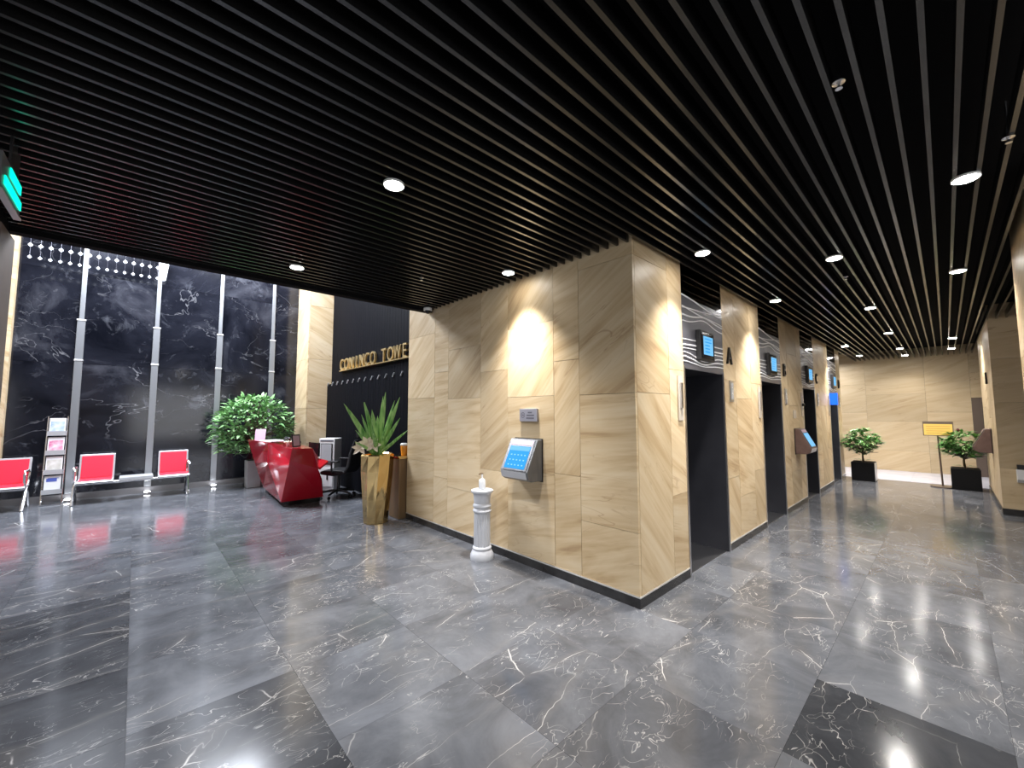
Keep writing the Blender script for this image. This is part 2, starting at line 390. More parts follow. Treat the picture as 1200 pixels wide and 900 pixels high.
# ------------------------------------------------------------------ stone walls
def panels_x(parent, x0, x1, yf, zs, th=.03, n=-1, mt='stone'):   # panel column on a wall facing -y (n=-1) or +y (n=1), front at yf
    for a, b in zip(zs, zs[1:]):
        d = random.uniform(0, .002)
        G().box(x0+.0018, x1-.0018, yf+(d if n < 0 else -th), yf+(th if n < 0 else -d), a+.0016, b-.0016).out('stone_panel', M[mt], parent)
def panels_y(parent, y0, y1, xf, zs, th=.03, mt='stone'):          # wall facing -x
    for a, b in zip(zs, zs[1:]):
        d = random.uniform(0, .002)
        G().box(xf+d, xf+th, y0+.0018, y1-.0018, a+.0016, b-.0016).out('stone_panel', M[mt], parent)
SK = .095
core = struct(empty('wall_center'), 'beige sandstone clad lift core with four elevator openings')
g = G()
g.box(XW+.03, 13.0, 2.42, 5.69, 0, 3.34)
g.box(XW+.03, 4.6, 4.9, 5.69, 3.34, 6.05)
for x0, x1 in PIERS: g.box(x0+(.03 if x0 < 3.2 else 0), x1, YW+.03, 2.42, 0, 3.34)
for x0, x1 in DOORS: g.box(x0-.03, x1+.03, YW+.05, 2.42, DH+.02, 3.34)
g.out('wall_body', M['core'], core)
ZT = 3.335
cols = [(1.785, 2.374, [SK, .60, 1.77, 2.98, ZT]), (2.374, 2.697, [SK, 1.0, 2.12, ZT]), (2.697, 3.389, [SK, .98, 1.775, 2.55, ZT]),
        (3.389, 3.887, [SK, .93, 2.10, ZT]), (3.887, 4.591, [SK, .62, 1.79, 2.45, ZT]), (4.591, 4.934, [SK, .72, 2.17, ZT]), (4.934, 5.69, [SK, .9, 1.82, 2.75, ZT, 4.3, 6.0])]
for y0, y1, zs in cols: panels_y(core, y0, y1, XW, zs)
def pier(x0, x1, splits, zz):
    xs = [x0]+splits+[x1]
    for (a, b), zs in zip(zip(xs, xs[1:]), zz): panels_x(core, a, b, YW, [SK]+zs+[ZT])
pier(XW+.031, 4.03, [3.72], [[1.775, 2.98], [.82, 2.02]])
pier(5.12, 6.53, [5.52, 6.1], [[.82, 1.99], [.56, 1.78], [.82, 2.0]])
pier(7.59, 8.97, [8.0, 8.62], [[.9, 1.9], [.62, 1.72, 2.6], [.9, 2.0]])
pier(10.01, 11.47, [10.5, 11.05], [[.82, 2.0], [.6, 1.75], [.82, 2.0]])
pier(12.46, 13.0, [12.75], [[.82, 2.0], [1.7]])
panels_x(core, XW+.031, 4.4, 5.69-.0, [SK, 1.8, 3.3], n=1)
# skirting of the core: black stone with a thin steel line on top
sk = struct(empty('baseboard_center'), 'black skirting with thin steel line round the lift core')
box('skirting_board', M['skirting'], sk, XW-.004, XW+.03, YW-.004, 5.69, 0, .082); box('steel_line', M['trim'], sk, XW-.006, XW+.03, YW-.006, 5.69, .083, .094)
for x0, x1 in PIERS:
    xa = x0+.031 if x0 < 3.2 else x0
    box('skirting_board', M['skirting'], sk, xa, x1, YW-.004, YW+.03, 0, .082); box('steel_line', M['trim'], sk, xa, x1, YW-.006, YW+.03, .083, .094)

# ------------------------------------------------------------------ elevators
def make_display(cx, letter):
    t = thing('elevator_display', 'blue lit floor display in black housing above elevator '+letter, 'display', (cx, YW, 2.325), group='elevator displays')
    G().prism([(-.21, 0), (.21, 0), (.19, -.045), (-.19, -.045)], -.165, .165, 'z').out('housing', M['black'], t, bevel=.01)
    box('bezel', M['black_gloss'], t, -.165, .165, -.050, -.0445, -.14, .14)
    s = box('screen', M['screen_light'], t, -.125, .125, -.053, -.0495, -.10, .10)
    for z in (.065, .03, -.005, -.04, -.075): box('text_line', M['screen'], s, -.09, .08 if z > 0 else .03, -.0545, -.0525, z, z+.014)
    return t
for n, ((x0, x1), L) in enumerate(zip(DOORS, 'ABCD')):
    d = struct(empty('door_%d' % (n+1)), 'elevator %s opening with deep black jambs and mirrored steel header' % L)
    g = G(); g.box(x0-.028, x0+.006, YW+.004, 2.40, 0, DH); g.box(x1-.006, x1+.028, YW+.004, 2.40, 0, DH); g.box(x0-.028, x1+.028, YW+.03, 2.40, DH, DH+.019)
    g.out('jamb', M['jamb'], d)
    g = G(); g.box(x0-.03, x0-.001, YW-.006, YW+.02, 0, DH+.03); g.box(x1+.001, x1+.03, YW-.006, YW+.02, 0, DH+.03); g.out('steel_edge', M['steel'], d)
    c = (x0+x1)/2
    box('header_panel', M['mirror'], d, x0-.029, x1+.029, YW+.004, YW+.05, 2.80, 3.33)
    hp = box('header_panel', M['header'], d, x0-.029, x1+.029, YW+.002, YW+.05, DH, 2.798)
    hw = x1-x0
    for k, (z, am, cut) in enumerate(((2.765, -.05, 0), (2.715, .035, 0), (2.66, -.03, 0), (2.615, .045, 0), (2.56, .06, 0), (2.36, 0, 1), (2.30, .01, 1), (2.26, .015, 1), (2.205, -.055, 0), (2.165, -.05, 0), (2.125, -.035, 0))):  # bright reflections on the header, built as thin white wavy tubes
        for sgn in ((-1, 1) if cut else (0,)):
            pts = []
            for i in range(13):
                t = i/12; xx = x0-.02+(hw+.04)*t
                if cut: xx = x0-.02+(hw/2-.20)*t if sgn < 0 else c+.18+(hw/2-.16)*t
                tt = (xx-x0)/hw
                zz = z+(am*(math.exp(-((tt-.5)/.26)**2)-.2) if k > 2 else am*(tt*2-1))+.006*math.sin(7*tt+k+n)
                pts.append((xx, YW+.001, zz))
            G().tube(pts, (.006 if k % 3 else .009), 6).out('reflected_line', M['header_glint'], hp, smooth=True)
    box('door_leaf', M['door'], d, x0+.007, c-.002, 2.30, 2.34, .004, DH); box('door_leaf', M['door'], d, c+.002, x1-.007, 2.30, 2.34, .004, DH)
    box('sill', M['steel'], d, x0+.007, x1-.007, YW+.03, 2.40, 0, .004)
    make_display(c-.02, L)
    t = text_mesh('wall_letter', L, .30, .012, M['letter'], sx=.80); tag(t, 'black raised letter %s on the stone pier right of elevator %s' % (L, L), 'letter', 'elevator letters')
    t.rotation_euler = (PI/2, 0, 0); t.location = (x1+.20 if n < 3 else x1+.27, YW-.0125, 2.19)
    xp = x1+.24
    if n != 3 or True:
        p = thing('call_panel', 'slim steel elevator call panel on the pier below letter '+L, 'call panel', (xp, YW, 1.86), group='elevator call panels')
        box('plate', M['steel'], p, -.055, .055, -.016, 0, -.13, .13, .004)
        box('panel_face', M['grey'], p, -.035, .035, -.019, -.0155, -.10, .10)
        for z in (.035, -.035): G().lathe([(.017, 0), (.014, .006)], 12).out('button', M['trim'], p, loc=(0, -.0185, z)).rotation_euler = (PI/2, 0, 0)
    q = thing('notice_plate', 'narrow translucent vertical notice plate on the pier left of elevator '+L, 'plate', (x0-.13, YW, 1.745), group='vertical plates beside elevators')
    box('glass_plate', M['clear'], q, -.055, .055, -.012, -.004, -.22, .22)
    box('bracket', M['steel'], q, -.02, .02, -.028, 0, -.10, .15, .003)
e = thing('lit_side_sign', 'small bright blue lit sign projecting beside elevator D', 'sign', (11.41, YW, 1.90))
box('face', M['blue_sign'], e, -.02, .02, -.16, -.02, -.13, .13); box('bracket', M['steel'], e, -.015, .015, -.02, 0, -.09, .09)
# ------------------------------------------------------------------ end wall of the corridor, right side
wf = struct(empty('wall_far'), 'sandstone wall closing the end of the corridor')
box('wall_body', M['core'], wf, XF+.03, XF+.15, -1.7, 6.4, 0, 3.34)
ys = [-1.6, -.45, .35, 1.55, 2.6, 3.6, 4.8, 6.3]
for a, b in zip(ys, ys[1:]):
    if a < -.9: panels_y(wf, a, b, XF, [1.96, 2.6, ZT], mt='stone_plain')
    else:
        r = random.choice(([.8, 1.6, 2.4], [.55, 1.35, 2.1], [1.0, 1.75, 2.55])); panels_y(wf, a, b, XF, [.0]+r+[ZT], mt='stone_plain')
d5 = struct(empty('door_5'), 'dark framed doorway on the right of the end wall')
g = G(); g.box(XF-.02, XF+.02, -.62, -.45, 0, 1.95); g.box(XF-.02, XF+.02, -1.6, -.62, 1.86, 1.95); g.out('frame', M['brown_frame'], d5); box('door_leaf', M['jamb'], d5, XF-.005, XF+.02, -1.6, -.62, 0, 1.86)
wr = struct(empty('wall_right'), 'sandstone piers on the right of the corridor')
g = G(); g.box(10.06, 13.0, -3.5, -.56, 0, 3.34); g.box(4.43, 5.97, -1.45, -.53, 0, 3.34); g.out('wall_body', M['core'], wr)
for a, b, zs in ((10.031, 10.55, [.85, 1.8, 2.5]), (10.55, 11.2, [.6, 1.5, 2.3]), (11.2, 11.9, [1.0, 2.0]), (11.9, 13.0, [.7, 1.7, 2.6])): panels_x(wr, a, b, -.53, [SK]+zs+[ZT], n=1)
for a, b, zs in ((-1.2, -.53, [.72, 1.75, 2.45]), (-1.9, -1.2, [.9, 1.85]), (-2.7, -1.9, [.6, 1.5, 2.4]), (-3.5, -2.7, [1.0, 2.0])): panels_y(wr, a, b, 10.03, [SK]+zs+[ZT], mt='stone_plain')
for a, b, zs in ((4.4, 5.1, [.8, 1.8, 2.6]), (5.1, 6.0, [1.0, 2.1])): panels_x(wr, a, b, -.50, [SK]+zs+[ZT], n=1)
for a, b, zs in ((-1.45, -.531, [.9, 1.8, 2.5]),): panels_y(wr, a, b, 4.40, [SK]+zs+[ZT])
panels_y(wr, -1.45, -.531, 5.97, [SK, .9, 1.8, 2.5, ZT])
sr = struct(empty('baseboard_right'), 'black skirting along the right piers')
box('skirting_board', M['skirting'], sr, 10.025, 10.06, -3.5, -.524, 0, SK-.003); box('skirting_board', M['skirting'], sr, 10.061, 13.0, -.56, -.524, 0, SK-.003)
box('skirting_board', M['skirting'], sr, 4.395, 6.003, -.53, -.494, 0, SK-.003)
box('skirting_board', M['skirting'], sr, 4.395, 4.43, -1.45, -.531, 0, SK-.003)
box('skirting_board', M['skirting'], sr, 5.97, 6.003, -1.45, -.531, 0, SK-.003)
we = struct(empty('wall_back'), 'plain walls of the entrance side behind the viewer')
g = G(); g.box(-3.7, -3.5, -3.8, 11.6, 0, 6.1); g.box(-3.5, 10.06, -3.7, -3.5, 0, 3.34); g.box(13.0, XF+.03, -1.8, -1.6, 0, 3.34); g.box(12.9, XF+.03, 6.3, 6.5, 0, 3.34); g.box(12.95, 13.0, 5.69, 6.4, 0, 3.34)
g.out('wall_body', M['plaster'], we)

for n, (loc, rz) in enumerate((((1.6, -3.46, 0), 0), ((-3.46, 1.2, 0), -PI/2))):  # unseen frames and panes added to dress the two fill lights
    d = struct(empty('fill_window_%d' % (n+1), loc, rz), 'added glazing around the fill light behind the viewer')
    g = G(); [g.box(x-.03, x+.03, -.03, .02, .3, 2.9) for x in (-1.8, -.6, .6, 1.8)]; g.box(-1.8, 1.8, -.03, .02, .3, .36); g.box(-1.8, 1.8, -.03, .02, 2.84, 2.9); g.out('frame', M['steel'], d)
    for x in (-1.2, 0, 1.2): box('pane', M['paper'], d, x-.565, x+.565, -.025, -.015, .365, 2.835)
# ------------------------------------------------------------------ reception lobby: marble wall, piers, sign wall
wl = struct(empty('wall_left'), 'dark cloudy marble wall of the lobby with vertical metal strips')
box('wall_body', M['grout'], wl, -3.5, 4.0, YM+.03, YM+.2, 0, 6.0)
xs = [-3.5, -1.9, -.82, .26, 1.33, 2.40, 3.4]
for a, b in zip(xs, xs[1:]):
    for z0, z1 in ((.12, 2.55), (2.55, 4.3), (4.3, 6.0)): G().box(-(b-a)/2+.002, (b-a)/2-.002, YM, YM+.03, z0+.002, z1-.002).out('marble_panel', M['marble'], wl, loc=((a+b)/2, 0, 0))
bl = struct(empty('baseboard_left'), 'marble skirting ledge under the lobby wall')
box('skirting_board', mat('grey_marble_ledge', (.16, .155, .16), .2), bl, -1.66, 2.94, YM-.05, YM+.03, 0, .118)
p = struct(empty('wall_left'), 'beige stone pier at the left end of the marble wall')
box('wall_body', M['core'], p, -2.2, -1.69, YM-.12, YM+.03, 0, 6)
for z0, z1 in ((0, 1.2), (1.2, 2.6), (2.6, 4.1), (4.1, 6.0)): G().box(-2.2, -1.66, YM-.15, YM-.12, z0+.002, z1-.002).out('stone_panel', M['stone'], p); G().box(-1.69, -1.66, YM-.119, YM, z0+.002, z1-.002).out('stone_panel', M['stone'], p)
XS = 3.50
p = struct(empty('wall_left'), 'beige stone pier between marble wall and black sign wall')
box('wall_body', M['core'], p, 2.97, XS, 10.32, YM+.03, 0, 6)
zz = [0, .9, 1.72, 2.9, 4.2, 6.0]
for a, b in zip(zz, zz[1:]):
    G().box(2.94, 2.97, 10.29, YM, a+.002, b-.002).out('stone_panel', M['stone'], p); G().box(2.971, XS, 10.29, 10.32, a+.002, b-.002).out('stone_panel', M['stone'], p)
ws = struct(empty('wall_reception'), 'black fluted wall behind the reception carrying the gold sign')
box('wall_body', M['fin'], ws, XS+.02, XS+.2, 5.69, 10.29, 0, 6)
y = 5.72
while y < 10.27:
    G().box(XS, XS+.02, y, y+.11, 2.31, 6.0).out('fluted_board', M['fin'], ws); G().box(XS-.10, XS+.02, y, y+.11, 0, 2.30).out('fluted_board', M['fin'], ws); y += .114
for k in range(15):  # silver bars stand in for light glints along the ledge
    yy = 10.2-.31*k
    if yy < 5.8: break
    G().box(-.012, .012, -.05, .05, 0, .012).out('ledge_glint', M['silver'], ws, loc=(XS-.11, yy, 2.29)).rotation_euler = (-.85, 0, 0)
# sign of brass letters, standing on a brass rail
sg = thing('wall_sign', 'brass lettered building name sign standing on a thin rail on the black wall', 'sign', (XS, 8.0, 2.6))
box('rail', M['gold_letter'], sg, -.07, 0, -1.95, 1.60, -.03, -.012)
for k, ch in enumerate('CONINCO TOWER'):
    if ch == ' ': continue
    yy = 1.48-.277*k+(.06 if k > 7 else 0)
    t = text_mesh('letter', ch, .375, .02, M['gold_letter'], sg, sx=.88 if ch not in 'W' else .72); t.rotation_euler = (PI/2, 0, -PI/2); t.location = (-.045, yy, -.012)
# dark pillar beside the lobby edge and exit sign
p = struct(empty('trim_1'), 'dark brown stone pillar under the ceiling edge at far left')
for z0, z1 in ((0, 1.0), (1.0, 2.0), (2.0, 3.03)): G().box(-1.4, -.80, 4.72, 5.18, z0+.001, z1-.001).out('stone_panel', M['pillar'], p)
ex = thing('exit_sign', 'green lit emergency sign hanging from the black ceiling at far left', 'sign', (-.58, 3.42, 2.752))
box('housing', M['kiosk'], ex, 0, .02, -.20, .26, 0, .195, .003)
box('green_face', M['green'], ex, .0205, .026, -.14, .25, .045, .092); box('green_face', M['green'], ex, .0205, .026, -.04, .22, .128, .178)
box('bottom_lip', M['silver'], ex, -.002, .028, -.205, .265, -.010, -.0005); box('hanger', M['black'], ex, .005, .015, 0, .2, .1955, .41)

# ------------------------------------------------------------------ downlights
LENS = {}
def downlight(x, y, power, col, label, ang=140, grp='round ceiling downlights', blend=.9, aim=(0, 0, -1)):
    t = thing('downlight', label, 'ceiling light', (x, y, ZC), group=grp)
    if 'ring' not in LENS:
        a = G().lathe([(.056, -.014), (.066, -.014), (.066, .0), (.056, .0)], 20).out('housing_ring', M['housing'], t, smooth=True)
        b = G().lathe([(.0555, -.017), (.0555, -.0145)], 20).out('lens', M['lens'], t); LENS['ring'] = a; LENS['lens'] = b
    else: copy_of(LENS['ring'], t); copy_of(LENS['lens'], t)
    l = bpy.data.lights.new('spot_light', 'SPOT'); l.energy = power; l.color = col; l.spot_size = math.radians(ang); l.spot_blend = blend; l.shadow_soft_size = .045
    o = bpy.data.objects.new('spot_light', l); C.objects.link(o); o.parent = t; o.location = (0, 0, -.03); o.rotation_euler = Vector(aim).to_track_quat('-Z', 'Y').to_euler()
order = ['nearest', 'second', 'third', 'fourth', 'fifth']
for k, x in enumerate((3.79, 6.15, 11.55, 13.8)): downlight(x, 1.465, 200, HALL, 'ceiling downlight close to the elevator wall, %s from the viewer in that row' % order[k], ang=100, blend=1, aim=(0, -.08, -1))
for k, x in enumerate((4.85, 7.57, 10.24, 12.94, 14.6)): downlight(x, .655, 95 if x < 12 else 50, HALL, 'ceiling downlight in the middle row of the corridor, %s from the viewer' % order[k])
for k, x in enumerate((3.79, 6.26, 11.9, 13.8)): downlight(x, -.165, 95 if x < 12 else 50, HALL, 'ceiling downlight in the right row of the corridor, %s from the viewer' % order[k])
downlight(1.16, 2.37, 120, (1, .96, .92), 'large bright ceiling downlight alone above the lobby floor')
downlight(1.13, 4.42, 45, (1, .96, .92), 'ceiling downlight near the ceiling edge left of the stone pier', ang=100)
downlight(2.82, 3.08, 230, HALL, 'ceiling downlight washing the stone wall above the grey wall terminal', ang=94, blend=1, aim=(-.06, 0, -1))

# sprinklers between the slats
def sprinkler(x, y, label):
    t = thing('sprinkler', label, 'sprinkler', (x, y, ZC), group='ceiling sprinklers')
    G().lathe([(.022, .0), (.025, -.008), (.009, -.014)], 14).out('escutcheon', M['chrome'], t, smooth=True)
    G().tube([(0, 0, .2), (0, 0, -.032)], .006).out('pipe', M['chrome'], t); G().lathe([(.014, -.036), (.014, -.032)], 12).out('deflector', M['chrome'], t)
sprinkler(2.25, .251, 'chrome sprinkler head hanging alone between slats at upper right')
sprinkler(5.63, .671, 'small sprinkler beside the first downlight of the middle row')
sprinkler(3.39, -.31, 'small sprinkler next to the nearest downlight of the right row')
sprinkler(2.23, 3.85, 'small sprinkler over the lobby near the stone wall')
cmx = thing('dome_camera', 'small white dome camera under the ceiling edge at the stone wall end', 'camera', (2.98, 4.96, ZC))
G().lathe([(.06, 0), (.06, -.03), (.05, -.035)], 18).out('base', M['white'], cmx, smooth=True); G().lathe([(.045, -.0355), (.04, -.055), (.022, -.075), (.004, -.08)], 18).out('dome', M['black_gloss'], cmx, smooth=True)

# ------------------------------------------------------------------ metal light columns on the marble wall and the chandelier
names = ['leftmost', 'second', 'third', 'rightmost']
for k, x in enumerate((-.84, .245, 1.325, 2.38)):
    t = thing('metal_strip', 'tall silver metal strip on the marble wall, %s of the four' % names[k] , 'metal strip', (x, YM, 0), group='metal strips on the marble wall')
    box('lower_profile', M['strip'], t, -.055, .055, -.05, -.002, .125, 3.40, .006); box('upper_profile', M['strip'], t, -.035, .035, -.04, -.002, 3.405, 5.99, .005)
    for z in (2.60, 3.37): box('joint_ring', M['trim'], t, -.062, .062, -.058, -.003, z, z+.03, .003)
    if k < 3:
        u = thing('floor_uplight', 'small bright floor uplight at the foot of the %s metal strip' % names[k], 'uplight', (x, YM-.17, 0), group='uplights under the metal strips')
        G().lathe([(.06, 0), (.06, .03), (.05, .035)], 16).out('body', M['chrome'], u, smooth=True); G().lathe([(.045, .0355), (.045, .04)], 16).out('lens', M['uplens'], u)
        l = bpy.data.lights.new('spot_light', 'SPOT'); l.energy = 14; l.color = LOBBY; l.spot_size = 1.2; l.spot_blend = .7; l.shadow_soft_size = .04
        o = bpy.data.objects.new('spot_light', l); C.objects.link(o); o.parent = u; o.location = (0, 0, .06); o.rotation_euler = (PI+.12, 0, 0)
t = thing('strip_glow', 'flared cone standing in for uplight shade high on the second metal strip', 'light effect', (.29, YM-.16, 4.38))  # glowing cone added for the uplight's glow on the strip
G().lathe([(.03, 0), (.045, .02), (.09, .46), (.085, .46), (.04, .03)], 18).out('glow', mat('uplight_glow', (.9, .92, .95), .2, emit=(.85, .9, 1), es=.8), t, smooth=True); box('bracket', M['trim'], t, -.015, .015, 0, .11, .1, .14)
ch = thing('crystal_chandelier', 'rows of lit crystal drops hanging on wires before the marble wall', 'chandelier', (-.65, 10.5, 6.0))
box('mounting_plate', M['trim'], ch, -.95, .95, -.06, .06, -.03, 0)
cr = None
for k in range(15):
    wv = G().tube([(0, 0, -.03), (0, 0, -1.76)], .0022, 5).out('strand', M['wire'], ch, loc=(-.80+.117*k, 0, 0))
    for z, s in ((-1.36, .42), (-1.52, .75), (-1.73, .62)):
        if cr is None: o = G().lathe([(.006, -.042), (.034, -.012), (.040, .006), (.006, .046)], 8).out('crystal', M['crystal'], wv); cr = o.data
        else: o = bpy.data.objects.new('crystal', cr); C.objects.link(o); o.parent = wv
        o.location = (0, 0, z); o.scale = (s, s, s)

# ------------------------------------------------------------------ waiting benches and brochure rack
def bench(loc, label, units):
    t = thing('waiting_bench', label, 'bench', loc, group='waiting benches along the marble wall')
    L = .545*len(units)
    G().tube([(0, -.22, .33), (L-.06, -.22, .33)], .028, 10).out('beam', M['chrome'], t, smooth=True)
    for x in (.0, L-.06):
        G().tube([(x, -.50, .0), (x, -.46, .06), (x, -.30, .28), (x, -.22, .33), (x, -.10, .26), (x, .02, .05), (x, .05, 0)], .022, 8).out('leg', M['chrome'], t, smooth=True)
        G().tube([(x, -.22, .34), (x, -.08, .46), (x, -.06, .60), (x, -.14, .64), (x, -.42, .64), (x, -.46, .60), (x, -.42, .38)], .018, 8).out('armrest', M['chrome'], t, smooth=True)
    for i, u in enumerate(units):
        x0 = .03+.545*i; x1 = x0+.47
        if u == 's':
            s = G().prism([(-.52, .385), (-.50, .405), (-.10, .40), (-.06, .375), (-.10, .372), (-.50, .372)], x0, x1, 'x').out('seat', M['silver'], t, bevel=.004)
            G().prism([(-.50, .407), (-.49, .425), (-.13, .42), (-.11, .404)], x0+.025, x1-.025, 'x').out('seat_pad', M['red_seat'], s, bevel=.006)
            b = G().prism([(-.10, .40), (-.07, .39), (.05, .835), (.02, .845)], x0, x1, 'x').out('backrest', M['silver'], t, bevel=.005)
            G().prism([(-.112, .425), (-.10, .42), (.008, .815), (-.002, .82)], x0+.028, x1-.028, 'x').out('back_pad', M['red_seat'], b, bevel=.005)
        else:
            box('tray', M['grey'], t, x0, x1, -.48, -.06, .40, .42, .004); box('tray_rim', M['silver'], t, x0, x1, -.49, -.05, .375, .399)
    return t
bench((-.74, YM-.30, 0), 'silver framed bench with two red seats and a grey tray between, right of the rack', 'sts')
bench((-2.87, YM-.30, 0), 'silver framed bench with red seats cut by the left picture edge', 'sss')
rk = thing('brochure_rack', 'four tier metal brochure rack standing between the benches', 'rack', (-1.02, YM-.28, 0))
for s in (-1, 1):
    G().tube([(s*.125, -.08, 0), (s*.125, -.06, .16), (s*.12, .10, 1.55)], .011, 8).out('upright', M['chrome'], rk, smooth=True)
    G().tube([(s*.125, -.16, .012), (s*.125, .14, .012)], .013, 8).out('foot', M['chrome'], rk, smooth=True)
G().tube([(-.125, -.16, .012), (.125, -.16, .012)], .012, 8).out('crossbar', M['chrome'], rk, smooth=True)
tiers = [(.20, 'white leaflet with blue lettering block in the lowest rack tier', 'n'), (.54, 'beige printed brochure in the second rack tier from below', 'b'),
         (.88, 'pink picture brochure in the third rack tier from below', 'p'), (1.22, 'blue toned magazine in the top rack tier', 'u')]
tilt = Matrix.Rotation(-.11, 4, 'X')
for z, lab, kd in tiers:
    yb = -.06+.115*z
    G().box(-.115, .115, yb-.075, yb-.005, z-.012, z).box(-.115, .115, yb-.08, yb-.075, z-.012, z+.07).out('pocket', M['silver'], rk)
    b = thing('brochure', lab, 'brochure', (-1.02, YM-.28+yb-.035, z+.001), group='brochures in the rack'); b.rotation_euler = (-.11, 0, 0)
    box('cover', M['paper'], b, -.10, .10, -.012, .0, 0, .30)
    mm = {'n': M['pic_navy'], 'b': M['pic_beige'], 'p': M['pic_pink'], 'u': M['pic_blue']}[kd]
    if kd == 'n': G().box(-.075, .05, -.014, -.0115, .20, .255).box(-.06, .07, -.014, -.0115, .255, .265).out('print', mm, b)
    else: box('print', mm, b, -.085, .085, -.014, -.0115, .03, .24)

# ------------------------------------------------------------------ reception desk and what stands on it
dk = thing('reception_desk', 'faceted glossy red reception desk in the lobby', 'desk', (0, 0, 0))
V = [(1.889, 7.82, .085), (2.574, 7.82, .085), (2.50, 7.68, .42), (2.375, 7.52, .64), (2.36, 7.50, .84), (2.27, 7.50, 1.0), (1.944, 7.50, 1.005), (1.925, 7.52, .81),
     (1.988, 9.62, .085), (2.62, 9.62, .085), (2.50, 9.6, .62), (2.40, 9.55, 1.0), (1.655, 9.5, 1.085), (1.81, 9.55, .60), (1.83, 8.62, 1.06), (1.83, 8.62, .70)]
F = [(0, 1, 2, 3, 4, 5, 6, 7), (0, 7, 15, 8), (15, 13, 8), (7, 6, 14, 15), (14, 12, 13, 15), (8, 13, 12, 11, 10, 9), (1, 9, 10, 3, 2), (3, 10, 4), (4, 10, 11, 5), (6, 5, 11, 14), (14, 11, 12), (0, 8, 9, 1)]
G().poly(V, F).out('body', M['red'], dk)
G().poly([(2.50, 7.80, .62), (2.61, 7.72, .74), (2.61, 8.6, .74), (2.50, 9.0, .62), (2.50, 7.80, .58), (2.61, 7.72, .705), (2.61, 8.6, .705), (2.50, 9.0, .58)],
         [(0, 1, 2, 3), (7, 6, 5, 4), (0, 4, 5, 1), (1, 5, 6, 2), (2, 6, 7, 3), (3, 7, 4, 0)]).out('side_wing', M['red'], dk)
box('plinth', M['black_gloss'], dk, 2.02, 2.54, 7.88, 9.58, 0, .085)
def on_desk(y): return 1.03 if 8.3 < y < 9.2 else 1.05
cr_ = thing('pink_card_stand', 'pale pink card standing on the far end of the red desk', 'card', (1.80, 9.18, 1.072), -.5)
G().poly([(-.09, 0, .0), (.09, 0, .0), (.09, .05, .22), (-.09, .05, .22), (-.09, .012, .0), (.09, .012, .0), (.09, .062, .22), (-.09, .062, .22)], [(0, 1, 2, 3), (7, 6, 5, 4), (0, 4, 5, 1), (1, 5, 6, 2), (2, 6, 7, 3), (3, 7, 4, 0)]).out('card', M['pink_card'], cr_); box('foot', M['paper'], cr_, -.09, .09, 0, .10, -.004, .001)
pp = thing('paper_stack', 'flat stack of white papers on the red desk beside the pink card', 'papers', (1.97, 8.85, 1.062), .25)
for k in range(3): G().box(-.16, .16, -.22, .22, .008*k, .008*k+.007).out('sheet', M['paper'], pp, loc=(.006*k, .008*k, 0))
ph = thing('desk_phone', 'low black desk phone behind the white papers', 'phone', (2.24, 8.62, 1.035), .2)
G().prism([(-.11, 0), (.11, 0), (.11, .07), (-.08, .03)], -.12, .12, 'x').out('base', M['black'], ph, bevel=.006); G().tube([(-.09, -.08, .075), (-.09, -.05, .09), (-.09, .05, .1), (-.09, .09, .10)], .022, 8).out('handset', M['black'], ph, smooth=True)
mo = thing('monitor', 'black computer monitor rising behind the near end of the red desk', 'monitor', (2.56, 8.35, .80), PI+.15)
G().box(-.015, .02, -.20, .20, -.02, .24).out('screen_body', M['black_gloss'], mo, bevel=.006); G().box(-.02, .02, -.03, .03, -.12, .0).out('stand', M['black'], mo); G().box(-.07, .07, -.09, .09, -.135, -.115).out('foot', M['black'], mo)
fr = thing('picture_frame', 'black picture frame standing on the near end of the red desk', 'frame', (2.10, 7.80, 1.012), .3)
fm = Matrix.Rotation(-.2, 4, 'X')
G().box(-.075, .075, 0, .015, 0, .22, fm).out('frame', M['black'], fr); G().box(-.058, .058, -.003, -.0005, .02, .20, fm).out('picture', M['grey'], fr); G().box(-.02, .02, .015, .10, 0, .01).out('foot', M['black'], fr)
fl_ = thing('small_flowers', 'little cream flowers on the red desk beside the picture frame', 'flowers', (2.03, 8.08, 1.02))
G().lathe([(.03, 0), (.04, .045), (.036, .045)], 12).out('bowl', M['white'], fl_, smooth=True)
for k in range(7):
    a = k*2.4; r = .012+.010*k
    G().lathe([(.008, -.012), (.026, 0), (.018, .016), (.004, .022)], 7).out('blossom', M['flower'], fl_, loc=(r*math.cos(a), r*math.sin(a), .058+.006*(k % 3)))

